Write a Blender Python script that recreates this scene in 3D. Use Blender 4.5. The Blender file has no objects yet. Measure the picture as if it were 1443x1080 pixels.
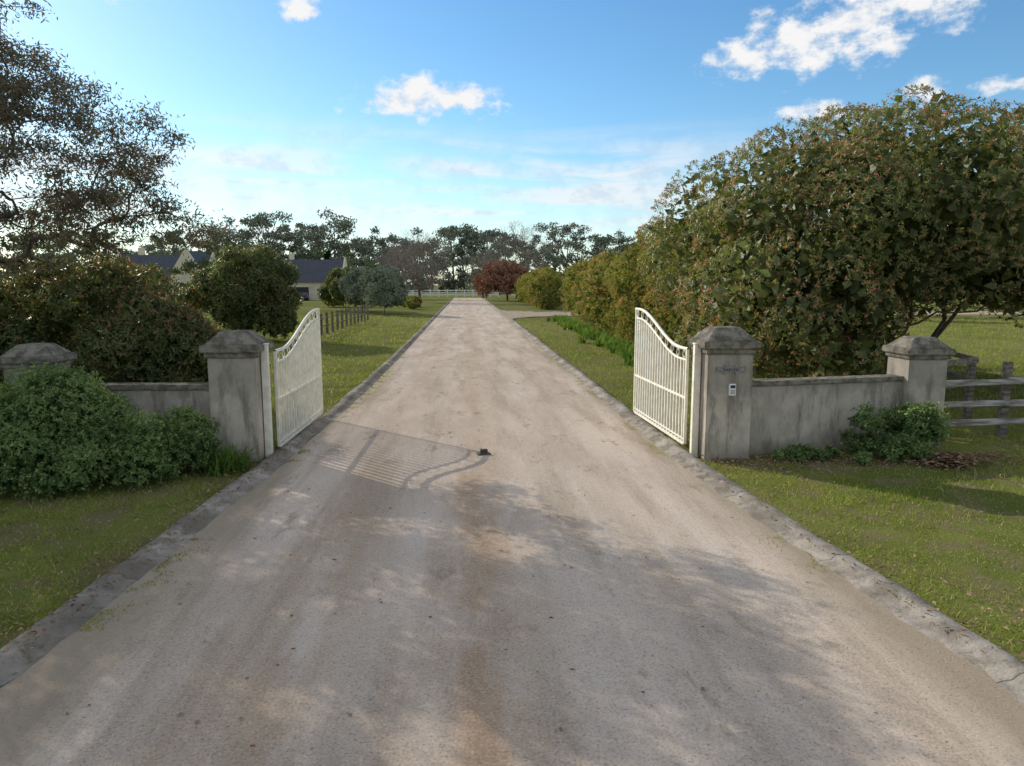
import bpy, bmesh, math, random
import numpy as np
from mathutils import Vector, Matrix
rng=np.random.default_rng(11); random.seed(5)
S=bpy.context.scene
COL=S.collection

# ---------------------------------------------------------------- helpers
def link(o,parent=None):
    COL.objects.link(o)
    if parent is not None: o.parent=parent
    return o
def empty(name,loc=(0,0,0)):
    e=bpy.data.objects.new(name,None); e.location=loc; e.empty_display_size=.3
    return link(e)
def mesh_np(name,V,F,mat,attrs=None,parent=None,smooth=False):
    V=np.asarray(V,dtype=np.float32); F=np.asarray(F,dtype=np.int32)
    me=bpy.data.meshes.new(name)
    me.vertices.add(len(V)); me.vertices.foreach_set('co',V.ravel())
    m,k=F.shape
    me.loops.add(m*k); me.loops.foreach_set('vertex_index',F.ravel())
    me.polygons.add(m); me.polygons.foreach_set('loop_start',np.arange(m,dtype=np.int32)*k)
    me.update(calc_edges=True)
    if attrs:
        for n,a in attrs.items():
            at=me.attributes.new(n,'FLOAT','FACE'); at.data.foreach_set('value',np.asarray(a,dtype=np.float32))
    if smooth: me.polygons.foreach_set('use_smooth',np.ones(m,dtype=bool))
    me.materials.append(mat)
    o=bpy.data.objects.new(name,me)
    return link(o,parent)
def bm_obj(name,bm,mat,parent=None):
    me=bpy.data.meshes.new(name); bm.normal_update(); bm.to_mesh(me); bm.free(); me.materials.append(mat)
    return link(bpy.data.objects.new(name,me),parent)
def add_box(bm,c,s,bev=0,rotz=0,taper=None):
    r=bmesh.ops.create_cube(bm,size=1); vs=r['verts']
    for v in vs:
        if taper and v.co.z>0: v.co.x*=taper; v.co.y*=taper
    bmesh.ops.scale(bm,vec=s,verts=vs)
    if bev>0:
        es=list({e for v in vs for e in v.link_edges})
        rr=bmesh.ops.bevel(bm,geom=es,offset=bev,segments=2,affect='EDGES')
        vs=list({v for f in rr['faces'] for v in f.verts}|{v for v in vs if v.is_valid})
    if rotz: bmesh.ops.rotate(bm,cent=(0,0,0),matrix=Matrix.Rotation(rotz,3,'Z'),verts=vs)
    bmesh.ops.translate(bm,vec=c,verts=vs)
    return vs
def box(name,c,s,mat,bev=0,parent=None,rotz=0,taper=None):
    bm=bmesh.new(); add_box(bm,c,s,bev,rotz,taper); return bm_obj(name,bm,mat,parent)
def unit(a): return a/np.maximum(np.linalg.norm(a,axis=-1,keepdims=True),1e-9)
def rsph(n): return unit(rng.normal(size=(n,3)))
def cat(parts):
    Vs=[];Fs=[];o=0
    for V,F in parts: Vs.append(V);Fs.append(F+o);o+=len(V)
    return np.concatenate(Vs),np.concatenate(Fs)
def tube(P,R,k=6):
    P=np.asarray(P,float);R=np.asarray(R,float);n=len(P)
    T=np.gradient(P,axis=0); T=unit(T)
    ref=np.array([0.3,0.2,1.0]) if abs(T[:,2]).mean()<.8 else np.array([1,.2,.1])
    A=unit(np.cross(T,ref));B=np.cross(T,A)
    a=np.arange(k)*2*np.pi/k
    V=P[:,None,:]+R[:,None,None]*(np.cos(a)[None,:,None]*A[:,None,:]+np.sin(a)[None,:,None]*B[:,None,:])
    i=np.arange(n-1)[:,None]*k; j=np.arange(k)[None,:]; j2=(j+1)%k
    F=np.stack([i+j,i+j2,i+k+j2,i+k+j],-1).reshape(-1,4)
    return V.reshape(-1,3),F

# ---------------------------------------------------------------- node helpers
def newmat(name):
    m=bpy.data.materials.new(name); m.use_nodes=True; nt=m.node_tree; nt.nodes.clear()
    out=nt.nodes.new('ShaderNodeOutputMaterial')
    return m,nt,out
def nd(nt,t,**kw):
    n=nt.nodes.new(t)
    for k,v in kw.items(): setattr(n,k,v)
    return n
def setin(nt,sock,v):
    if isinstance(v,bpy.types.NodeSocket): nt.links.new(v,sock)
    else: sock.default_value=v
def math_(nt,op,a,b=None,c=None,clamp=False):
    n=nd(nt,'ShaderNodeMath',operation=op); n.use_clamp=clamp
    setin(nt,n.inputs[0],a)
    if b is not None: setin(nt,n.inputs[1],b)
    if c is not None: setin(nt,n.inputs[2],c)
    return n.outputs[0]
def mixc(nt,f,a,b,mode='MIX'):
    n=nd(nt,'ShaderNodeMix',data_type='RGBA',blend_type=mode)
    setin(nt,n.inputs[0],f)
    for s,v in ((n.inputs[6],a),(n.inputs[7],b)):
        if isinstance(v,tuple): v=tuple(v)+(1,) if len(v)==3 else v
        setin(nt,s,v)
    return n.outputs[2]
def pos(nt,scale=(1,1,1)):
    g=nd(nt,'ShaderNodeNewGeometry'); m=nd(nt,'ShaderNodeMapping'); m.inputs[3].default_value=scale
    nt.links.new(g.outputs['Position'],m.inputs[0]); return m.outputs[0]
def noise(nt,vec,scale,detail=4,rough=.55,dist=0):
    n=nd(nt,'ShaderNodeTexNoise'); nt.links.new(vec,n.inputs['Vector'])
    n.inputs['Scale'].default_value=scale;n.inputs['Detail'].default_value=detail
    n.inputs['Roughness'].default_value=rough;n.inputs['Distortion'].default_value=dist
    return n.outputs[0]
def mr(nt,v,a,b,c=0.,d=1.,smooth=True):
    n=nd(nt,'ShaderNodeMapRange'); n.interpolation_type='SMOOTHSTEP' if smooth else 'LINEAR'
    setin(nt,n.inputs[0],v)
    for i,x in enumerate((a,b,c,d)): n.inputs[i+1].default_value=x
    return n.outputs[0]
def principled(nt,out,col,rough=.8,spec=.3,bump=None,bstr=.3,bdist=.02,metal=0):
    if spec<=.2:
        p=nd(nt,'ShaderNodeBsdfDiffuse'); setin(nt,p.inputs[0],col if not isinstance(col,tuple) else tuple(col)+(1,)); p.inputs[1].default_value=.5; nrm=p.inputs['Normal']
    else:
        p=nd(nt,'ShaderNodeBsdfPrincipled')
        if isinstance(col,tuple): col=tuple(col)+(1,)
        setin(nt,p.inputs['Base Color'],col); setin(nt,p.inputs['Roughness'],rough)
        p.inputs['Specular IOR Level'].default_value=spec; p.inputs['Metallic'].default_value=metal; nrm=p.inputs['Normal']
    if bump is not None:
        b=nd(nt,'ShaderNodeBump'); b.inputs['Strength'].default_value=bstr; b.inputs['Distance'].default_value=bdist
        nt.links.new(bump,b.inputs['Height']); nt.links.new(b.outputs[0],nrm)
    nt.links.new(p.outputs[0],out.inputs[0]); return p
def simple(name,c1,c2=None,scale=5,rough=.7,spec=.3,bstr=.2,bscale=30,stretch=(1,1,1),metal=0):
    m,nt,out=newmat(name); v=pos(nt,stretch)
    c2=c2 or tuple(x*.7 for x in c1)
    col=mixc(nt,mr(nt,noise(nt,v,scale,3,.6),.35,.65),c1,c2)
    principled(nt,out,col,rough,spec,noise(nt,v,bscale,2) if bstr>0 else None,bstr,.01,metal); return m
def leafmat(name,dark,light,red=None,trans=.3,nscale=.7,gloss=False):
    m,nt,out=newmat(name)
    at=nd(nt,'ShaderNodeAttribute',attribute_name='rnd'); 
    v=pos(nt); nz=mr(nt,noise(nt,v,nscale,1),.35,.65)
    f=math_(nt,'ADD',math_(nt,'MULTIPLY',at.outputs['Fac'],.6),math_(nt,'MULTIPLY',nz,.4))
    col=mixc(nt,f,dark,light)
    if red is not None:
        t=nd(nt,'ShaderNodeAttribute',attribute_name='tip'); col=mixc(nt,t.outputs['Fac'],col,red)
    if gloss:
        p=nd(nt,'ShaderNodeBsdfPrincipled'); nt.links.new(col,p.inputs['Base Color'])
        p.inputs['Roughness'].default_value=.5; p.inputs['Specular IOR Level'].default_value=.3
    else:
        p=nd(nt,'ShaderNodeBsdfDiffuse'); nt.links.new(col,p.inputs[0])
    if trans>0:
        tr=nd(nt,'ShaderNodeBsdfTranslucent'); nt.links.new(mixc(nt,1.,col,(1.6,1.6,.9),'MULTIPLY'),tr.inputs[0])
        mx=nd(nt,'ShaderNodeMixShader'); mx.inputs[0].default_value=trans
        nt.links.new(p.outputs[0],mx.inputs[1]); nt.links.new(tr.outputs[0],mx.inputs[2]); nt.links.new(mx.outputs[0],out.inputs[0])
    else: nt.links.new(p.outputs[0],out.inputs[0])
    return m

# ---------------------------------------------------------------- materials
M_photinia=leafmat('photinia_leaf',(.085,.103,.036),(.25,.27,.10),(.56,.20,.15),gloss=True)
M_hedge=leafmat('hedge_leaf',(.105,.125,.034),(.28,.285,.088),(.52,.24,.14))
M_darkbush=leafmat('dark_bush_leaf',(.055,.075,.028),(.16,.19,.065),(.36,.17,.10),gloss=True)
M_shrub=leafmat('shrub_leaf',(.070,.12,.045),(.24,.33,.13),(.34,.42,.18),nscale=1.6)
M_gum=leafmat('gum_leaf',(.060,.062,.050),(.17,.165,.12),(.23,.155,.135),trans=.25)
M_hazegum=leafmat('hazed_gum_leaf',(.13,.155,.115),(.27,.29,.21),None,trans=0,nscale=.06)  # aerial haze painted in: leaf colour made paler and greyer
M_midtree=leafmat('paddock_tree_leaf',(.07,.09,.04),(.18,.21,.09),None,trans=0,nscale=.2)
M_olive=leafmat('olive_leaf',(.15,.18,.12),(.33,.36,.26),None,trans=0)
M_red=leafmat('copper_leaf',(.19,.10,.07),(.42,.23,.15),None,trans=0)
M_cyp=leafmat('cypress_leaf',(.015,.03,.015),(.04,.06,.03),None,trans=0)
M_strap=leafmat('strap_leaf',(.065,.125,.03),(.19,.29,.07),None)
M_twig=leafmat('bare_twig',(.18,.15,.13),(.34,.30,.27),None,trans=0)
M_litter=leafmat('dry_leaf',(.15,.085,.05),(.38,.26,.17),None,trans=0)
M_bark=simple('bark',(.21,.175,.14),(.10,.08,.065),6,.9,.1,.5,25,(1,1,.3))
M_gumbark=simple('gum_bark',(.22,.18,.16),(.10,.08,.075),4,.85,.1,0,20,(1,1,.3))
M_cream=simple('cream_paint',(.80,.78,.68),(.68,.64,.52),7,.45,.4,0,60)
M_white=simple('white_paint',(.80,.80,.78),(.7,.7,.68),7,.5,.4,0,40)
M_black=simple('black_plastic_and_shade',(.02,.02,.02),(.03,.03,.03),7,.4,.4,0,40)  # intercom screen plastic; also the painted dark of the garage interior
M_timber=simple('weathered_timber',(.28,.25,.21),(.13,.11,.09),3,.9,.1,.5,20,(.5,6,6))
M_timberw=simple('whitewashed_timber',(.52,.50,.47),(.20,.17,.14),2.5,.9,.1,.5,20,(.6,5,8))
M_roof=simple('slate_roof',(.085,.09,.11),(.055,.06,.07),2,.7,.3,0,4,(1,1,3))
M_creamwall=simple('cream_render',(.74,.67,.52),(.64,.58,.45),.6,.85,.2,0,8)
M_glass=simple('window_glass',(.03,.04,.05),(.05,.06,.07),2,.15,.6,.0,8)
M_carpaint=simple('dark_car_paint',(.02,.025,.045),(.03,.035,.05),2,.25,.6,.0,8)
M_tyre=simple('tyre_rubber',(.02,.02,.02),(.03,.03,.03),5,.9,.1,0,30)
M_tail=simple('red_lamp',(.35,.02,.02),(.3,.02,.02),5,.3,.5,.0,30)
M_plaque=simple('aged_bronze',(.26,.26,.26),(.14,.14,.14),40,.55,.5,0,60)
M_iron=simple('rusty_iron',(.10,.08,.07),(.05,.04,.035),20,.7,.4,0,60)
M_stone=simple('gravel_stone',(.56,.49,.41),(.28,.24,.20),9,.9,.2,0,60)

def render_mat():
    m,nt,out=newmat('cement_render'); v=pos(nt); vs=pos(nt,(1,1,.22))
    col=mixc(nt,mr(nt,noise(nt,v,2.2,6,.65),.35,.65),(.57,.505,.42),(.44,.39,.325))
    col=mixc(nt,math_(nt,'MULTIPLY',mr(nt,noise(nt,vs,5,6,.7),.46,.66),.75),col,(.19,.17,.145))
    g=nd(nt,'ShaderNodeSeparateXYZ'); nt.links.new(pos(nt),g.inputs[0])
    nzm=noise(nt,v,5,4)
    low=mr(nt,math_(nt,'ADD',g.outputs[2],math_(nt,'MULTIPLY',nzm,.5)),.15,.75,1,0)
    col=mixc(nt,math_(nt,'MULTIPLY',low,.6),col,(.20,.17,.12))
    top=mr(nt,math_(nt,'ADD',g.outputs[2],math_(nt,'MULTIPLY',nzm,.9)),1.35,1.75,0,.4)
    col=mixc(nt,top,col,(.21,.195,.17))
    col=mixc(nt,math_(nt,'MULTIPLY',mr(nt,noise(nt,v,26,4,.8),.58,.73),.4),col,(.66,.61,.53))
    principled(nt,out,col,.92,.15,noise(nt,v,50,4,.75),.6,.015); return m
def cap_mat():
    m,nt,out=newmat('weathered_cap_stone'); v=pos(nt)
    col=mixc(nt,mr(nt,noise(nt,v,6,6,.7),.38,.62),(.29,.265,.225),(.12,.11,.095))
    col=mixc(nt,math_(nt,'MULTIPLY',mr(nt,noise(nt,v,16,5,.8),.50,.64),.65),col,(.23,.205,.10))
    principled(nt,out,col,.95,.1,noise(nt,v,50,4,.7),.7,.015); return m
M_render=render_mat(); M_cap=cap_mat()

def kerb_mat():
    m,nt,out=newmat('kerb_concrete'); v=pos(nt)
    col=mixc(nt,mr(nt,noise(nt,v,2.0,6,.7),.36,.64),(.48,.43,.365),(.24,.21,.175))
    g=nd(nt,'ShaderNodeSeparateXYZ'); nt.links.new(pos(nt),g.inputs[0])
    dk=mr(nt,math_(nt,'ADD',noise(nt,v,.55,4,.6),mr(nt,g.outputs[0],-2,2,.06,-.04)),.46,.60,0,.6)
    col=mixc(nt,dk,col,(.19,.165,.13))
    j=math_(nt,'LESS_THAN',math_(nt,'FRACT',math_(nt,'MULTIPLY',g.outputs[1],.42)),.006)
    col=mixc(nt,math_(nt,'MULTIPLY',j,.7),col,(.06,.055,.045))
    col=mixc(nt,mr(nt,noise(nt,v,9,5,.75),.55,.67,0,.65),col,(.12,.12,.055))
    principled(nt,out,col,.93,.15,noise(nt,v,40,4,.75),.8,.02); return m
def road_mat():
    m,nt,out=newmat('crushed_granite'); v=pos(nt); vy=pos(nt,(1,.10,1))
    vb=pos(nt,(1,.28,1))
    g=nd(nt,'ShaderNodeSeparateXYZ'); nt.links.new(pos(nt),g.inputs[0]); X=g.outputs[0];Y=g.outputs[1]
    base=mixc(nt,mr(nt,noise(nt,vb,.9,5,.62),.35,.65),(.71,.59,.475),(.58,.475,.375))
    ny=noise(nt,vy,1.7,5,.6)
    base=mixc(nt,mr(nt,ny,.47,.66,0,.65),base,(.44,.35,.265))
    base=mixc(nt,mr(nt,ny,.45,.30,0,.5),base,(.76,.68,.585))
    wob=math_(nt,'SUBTRACT',ny,.5)
    for cx,w,col,a in ((.12,.36,(.47,.315,.19),.8),(-1.5,.36,(.46,.325,.205),.7)):
        d=math_(nt,'ABSOLUTE',math_(nt,'SUBTRACT',math_(nt,'ADD',X,math_(nt,'MULTIPLY',wob,1.6)),cx))
        f=math_(nt,'MULTIPLY',mr(nt,d,0,w*2.2,1,0),mr(nt,noise(nt,vb,1.3,4,.65),.34,.58,0,a))
        f=math_(nt,'MULTIPLY',f,mr(nt,Y,8,15,1,.35))
        base=mixc(nt,f,base,col)
    pt=mr(nt,noise(nt,pos(nt,(1,.5,1)),1.9,6,.76),.56,.67,0,1)
    base=mixc(nt,math_(nt,'MULTIPLY',pt,mr(nt,Y,8,13,.45,.62)),base,(.29,.225,.16))
    sp=noise(nt,v,44,4,.95); base=mixc(nt,mr(nt,sp,.33,.48,.85,0),base,(.17,.135,.105))
    base=mixc(nt,mr(nt,sp,.54,.66,0,.55),base,(.86,.79,.69))
    e=mr(nt,math_(nt,'ADD',math_(nt,'ABSOLUTE',math_(nt,'SUBTRACT',X,.3)),math_(nt,'MULTIPLY',ny,1.2)),3.4,4.1,0,.7)
    base=mixc(nt,e,base,(.34,.275,.19))
    principled(nt,out,base,.95,.15,sp,.75,.018); return m
def ground_mat():
    m,nt,out=newmat('grass_ground'); v=pos(nt)
    base=mixc(nt,mr(nt,noise(nt,v,.35,5,.65),.38,.62),(.15,.185,.04),(.24,.255,.07))
    base=mixc(nt,mr(nt,noise(nt,v,.03,3,.6),.45,.62,0,.8),base,(.30,.30,.125))
    base=mixc(nt,mr(nt,noise(nt,v,1.1,6,.75),.47,.59,0,.85),base,(.24,.195,.11))
    base=mixc(nt,mr(nt,noise(nt,v,30,4,.8),.35,.6,.5,0),base,(.07,.085,.025))
    principled(nt,out,base,.95,.1,noise(nt,v,25,4,.8),.8,.05); return m
M_kerb=kerb_mat();M_road=road_mat();M_ground=ground_mat()
M_grass=leafmat('grass_blade',(.115,.155,.026),(.34,.375,.09),(.48,.41,.22),trans=.3,nscale=1.3)

# ---------------------------------------------------------------- ground, road, kerbs
YL=np.array([-6,0,5,9,12,15,20,30,90,170.]);XL=np.array([-4.3,-3.9,-3.5,-3.25,-3.08,-2.98,-2.84,-2.75,-2.75,-2.75])
YR=np.array([-6,0,4.7,8,11.7,25,60,90,170.]);XR=np.array([5.2,4.55,4.0,3.72,3.52,3.55,3.6,3.6,3.6])
KW=.34
s=2500
mesh_np('ground',[(-s,-60,0),(s,-60,0),(s,s,0),(-s,s,0)],[[0,1,2,3]],M_ground)
ys=np.concatenate([np.arange(-6,40,1.),np.arange(40,166,3.)])
L=np.interp(ys,YL,XL)-.03;R=np.interp(ys,YR,XR)+.03
V=[];nc=8
for y,l,r in zip(ys,L,R):
    for i in range(nc+1):
        t=i/nc; V.append((l+(r-l)*t,y,.006))
F=[[i*(nc+1)+j,i*(nc+1)+j+1,(i+1)*(nc+1)+j+1,(i+1)*(nc+1)+j] for i in range(len(ys)-1) for j in range(nc)]
mesh_np('gravel_driveway',V,F,M_road)
cs=[(3.45,58)]+[(3.6+7*(1-math.cos(a)),60+7*math.sin(a)) for a in np.linspace(0,math.pi/2,8)]+[(60,69),(60,77)]+[(10.6,77)]+[(10.6-7*math.sin(a),84-7*math.cos(a)) for a in np.linspace(0,math.pi/2,8)]+[(3.45,86)]
bm=bmesh.new(); bm.faces.new([bm.verts.new((x,y,.011)) for x,y in cs]); bmesh.ops.triangulate(bm,faces=bm.faces[:]); bm_obj('side_driveway',bm,M_road)
def kerb(name,path,side):
    path=np.array(path,float)
    d=np.r_[0,np.cumsum(np.linalg.norm(np.diff(path,axis=0),axis=1))]
    t=np.arange(0,d[-1],.22); X=np.interp(t,d,path[:,0]);Y=np.interp(t,d,path[:,1])
    T=unit(np.stack([np.gradient(X),np.gradient(Y)],1)); N=np.stack([T[:,1],-T[:,0]],1)*side
    prof=[(0,.004),(.03,.022),(.13,.032),(.17,.075),(.20,.085),(.33,.083),(.345,.06),(.35,-.02)]
    V=np.zeros((len(t),len(prof),3)); low=np.repeat(rng.normal(0,.012,len(t)//11+2),11)[:len(t)]
    for k,(o,z) in enumerate(prof):
        j=rng.normal(0,.007,len(t)) if 0<k<7 else rng.normal(0,.02,len(t))
        V[:,k,0]=X+N[:,0]*(o+j+low);V[:,k,1]=Y+N[:,1]*(o+j+low);V[:,k,2]=z+((rng.normal(0,.003,len(t))+low*.5) if k>0 else 0)
    n,k=len(t),len(prof)
    i=np.arange(n-1)[:,None]*k;j=np.arange(k-1)[None,:]
    F=np.stack([i+j,i+j+1,i+k+j+1,i+k+j],-1).reshape(-1,4)
    mesh_np(name,V.reshape(-1,3),F,M_kerb)
kerb('concrete_kerb',list(zip(XL[:-1],YL[:-1]))+[(-2.75,150)],-1)
kerb('concrete_kerb',list(zip(XR[:7],YR[:7]))+[(3.6+7*(1-math.cos(a)),60+7*math.sin(a)) for a in np.linspace(.1,math.pi/2,10)]+[(30,67)],1)
kerb('concrete_kerb',[(40,77)]+[(10.6-7*math.sin(a),84-7*math.cos(a)) for a in np.linspace(0,math.pi/2,8)]+[(3.6,150)],1)

# ---------------------------------------------------------------- grass
def clus(x,y): return .5+.25*np.sin(x*1.9+1.7*np.sin(y*1.3))+.25*np.sin(y*2.3+1.9*np.sin(x*1.1+2))
def blades(name,x,y,h,w,tip,mat,z0=0.):
    n=len(x); az=rng.uniform(0,2*np.pi,n); ln=rng.normal(0,.65,(n,2))*h[:,None]
    b=np.stack([x,y,np.full(n,z0)],1); sd=np.stack([np.cos(az),np.sin(az),np.zeros(n)],1)*w[:,None]/2
    t=b+np.stack([ln[:,0],ln[:,1],h],1)
    V=np.stack([b-sd,b+sd,t],1).reshape(-1,3); F=np.arange(3*n).reshape(-1,3)
    mesh_np(name,V,F,mat,{'rnd':rng.uniform(0,1,n),'tip':tip})
n=400000
y=np.exp(rng.uniform(np.log(3.2),np.log(70),n)); x=rng.uniform(-1,1,n); x=np.where(x<0,x*(.80*y+1.5),x*(.95*y+1.5))
lo=np.interp(y,YL,XL)-KW+.02; hi=np.interp(y,YR,XR)+KW-.02
wob=.09*np.sin(y*3.1+np.sin(y*1.3)*2)+.06*np.sin(y*7.7+1)
k=((x<lo+wob)|(x>hi+wob)); k&=~((y>62)&(y<84)&(x>3))
cc=clus(x*.9+.3*np.sin(y*5),y*.9+.3*np.sin(x*6))*.6+.4*clus(x*3.1,y*2.7)
k&=rng.uniform(0,1,n)<np.clip((cc-.24)*2.4,.07,1)
x,y=x[k],y[k]; c=cc[k]
h=(.018+.048*rng.uniform(0,1,len(x))**1.7*(.3+1.4*c))*(np.maximum(y,7)/7)**.5
w=.009*(np.maximum(y,6)/7)**.75
blades('grass',x,y,h,w,(rng.uniform(0,1,len(x))<.10+.40*(c<.45))*.9,M_grass)
n=20000
y=rng.uniform(6,34,n); sd=rng.uniform(0,1,n)<.68
lo=np.interp(y,YL,XL);hi=np.interp(y,YR,XR)
off=rng.exponential(.11,n)
x=np.where(sd,lo+.02+off,hi-.02-off)
k=np.where(sd,(np.sin(y*1.1+.4)+np.sin(y*.37))>(-.1),(np.sin(y*.9+2)+np.sin(y*2.7))>.6)&(clus(x*5,y*4)>.48)
x,y=x[k],y[k]
blades('creeping_grass',x,y,.012+.025*rng.uniform(0,1,len(x)),np.full(len(x),.010),(rng.uniform(0,1,len(x))<.5)*.8,M_grass,.006)

n=9000
y=rng.uniform(3,26,n); u=rng.uniform(0,1,n); e=rng.uniform(0,1,n)<.45
lo=np.interp(y,YL,XL)+.05;hi=np.interp(y,YR,XR)-.05
x=np.where(e,np.where(rng.uniform(0,1,n)<.5,lo+rng.exponential(.25,n),hi-rng.exponential(.35,n)),lo+(hi-lo)*u)
r=rng.uniform(.003,.009,n)
O=np.array([(1,0,0),(-.5,.87,0),(-.5,-.87,0),(0,0,.9)])
V=np.stack([x,y,np.full(n,.006)],1)[:,None,:]+O[None]*r[:,None,None]*rng.uniform(.6,1.3,(n,4,1))
F=(np.arange(n)[:,None,None]*4+np.array([[0,1,3],[1,2,3],[2,0,3]])[None]).reshape(-1,3)
mesh_np('gravel',V.reshape(-1,3),F,M_stone)

# ---------------------------------------------------------------- foliage generators
def leaf_quads(P,D,N,L,W):
    n=len(P); L=np.broadcast_to(L,(n,))[:,None];W=np.broadcast_to(W,(n,))[:,None]
    sd=unit(np.cross(D,N)); up=np.cross(sd,D)
    mid=P+D*L*.48
    V=np.stack([P,mid+sd*W/2+up*W*.18,P+D*L-up*L*.08,mid-sd*W/2+up*W*.18],1).reshape(-1,3)
    return V,np.arange(4*n).reshape(-1,4)
def rosettes(P,D,K,L,W,tipfrac=.25):
    n=len(P); ref=rsph(n); A=unit(np.cross(D,ref));B=np.cross(D,A)
    kk=np.tile(np.arange(K),n); idx=np.repeat(np.arange(n),K)
    az=kk*2.4+rng.uniform(0,.7,n*K)+np.repeat(rng.uniform(0,6,n),K)
    th=np.interp(kk/max(K-1,1),[0,1],[.35,1.75])+rng.normal(0,.18,n*K)
    d=np.cos(th)[:,None]*D[idx]+np.sin(th)[:,None]*(np.cos(az)[:,None]*A[idx]+np.sin(az)[:,None]*B[idx])
    d[:,2]-=.12; d=unit(d)
    nn=D[idx]-(D[idx]*d).sum(1,keepdims=True)*d; nn=unit(nn+rng.normal(0,.15,nn.shape))
    l=L*rng.uniform(.65,1.25,n*K)*np.interp(kk/max(K-1,1),[0,.4,1],[.7,1,1.05])
    base=P[idx]-D[idx]*(kk/K*L*.5)[:,None]
    V,F=leaf_quads(base,d,nn,l,l*W/L)
    # flower / new growth heads come in patches
    pn=np.sin(P[:,0]*1.7+1.3*np.sin(P[:,2]*1.9))+np.sin(P[:,1]*1.5+P[:,2]*1.3)
    rt=rng.uniform(0,1,n)<tipfrac*np.clip(.75+.4*pn,.2,1.4)
    tip=(rt[idx]&(kk<max(2,int(K*.45))))*rng.uniform(.45,1,n*K)
    return V,F,tip
def crown_clumps(c,r,n,R,zmin=-.35,shell=(.72,.95)):
    d=rsph(n*3); d=d[d[:,2]>zmin][:n]
    C=np.array(c)+d*np.array(r)*rng.uniform(*shell,(len(d),1))
    return C,rng.uniform(R[0],R[1],len(d))
def bush_mesh(C,Rr,nros,K,L,W,tipfrac,center,up=.25,drop=.78,zfloor=.05,spread=(.80,1.12)):
    wgt=Rr**2/np.sum(Rr**2); ix=rng.choice(len(C),nros,p=wgt); d=rsph(nros)
    outw=unit(C[ix]-np.array(center)); d=unit(d+outw*.35+np.array([0,0,up]))
    P=C[ix]+d*(Rr[ix]*rng.uniform(spread[0],spread[1],nros))[:,None]*np.array([1,1,.85])
    keep=np.ones(nros,bool)
    for s0 in range(0,nros,4000):
        q=P[s0:s0+4000]; dd=np.linalg.norm(q[:,None]-C[None],axis=2)/Rr[None]
        keep[s0:s0+4000]=dd.min(1)>drop
    keep|=rng.uniform(0,1,nros)<.05; keep&=P[:,2]>zfloor
    P,d=P[keep],d[keep]; d=unit(d+rng.normal(0,.25,d.shape))
    return rosettes(P,d,K,L,W,tipfrac)
def skeleton(root,trunk,targets,step=.5,r0=.012,expo=2.4,jit=.06,k=5,maxr=9,upen=1.5):
    nodes=[np.array(p,float) for p in trunk]; par=[-1]+list(range(len(trunk)-1)); chains=[list(range(len(trunk)))]
    nodes_a=np.zeros((60000,3)); nn=len(nodes); nodes_a[:nn]=nodes
    T=np.asarray(targets); order=np.argsort(np.linalg.norm(T-nodes[-1],axis=1)+rng.normal(0,.3,len(T)))
    for ti in order:
        t=T[ti]; N=nodes_a[:nn]; dv=t-N; d=np.linalg.norm(dv,axis=1)+np.maximum(N[:,2]-t[2],0)*upen
        d[0]+=3 if len(trunk)>3 else 0
        a=int(np.argmin(d)); p0=N[a].copy(); dist=np.linalg.norm(t-p0)
        m=max(2,int(dist/step)+1)
        pd=unit(p0-nodes_a[par[a]]) if par[a]>=0 else np.array([0,0,1.])
        c=p0+(pd*.5+unit(t-p0)*.5+np.array([0,0,.12]))*dist*.4
        ch=[a]; prev=a
        for i in range(1,m+1):
            s_=i/m; p=(1-s_)**2*p0+2*s_*(1-s_)*c+s_**2*t
            if i<m: p=p+rng.normal(0,jit,3)*min(dist,2)
            if nn>=59990: break
            nodes_a[nn]=p; par.append(prev); prev=nn; ch.append(nn); nn+=1
        chains.append(ch)
    rad=np.zeros(nn); 
    acc=np.zeros(nn); haschild=np.zeros(nn,bool)
    for i in range(nn-1,0,-1):
        v=acc[i] if haschild[i] else r0**expo
        rad[i]=v**(1/expo); acc[par[i]]+=v; haschild[par[i]]=True
    rad[0]=acc[0]**(1/expo); rad=np.minimum(rad,maxr)
    parts=[]
    for ch in chains:
        P=nodes_a[ch];R=rad[ch].copy()
        if len(ch)>2 and ch is not chains[0]: R[0]=R[1]
        for q in range(len(R)-2,-1,-1): R[q]=max(R[q],R[q+1])
        parts.append(tube(P,R,k))
    return cat(parts)

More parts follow.
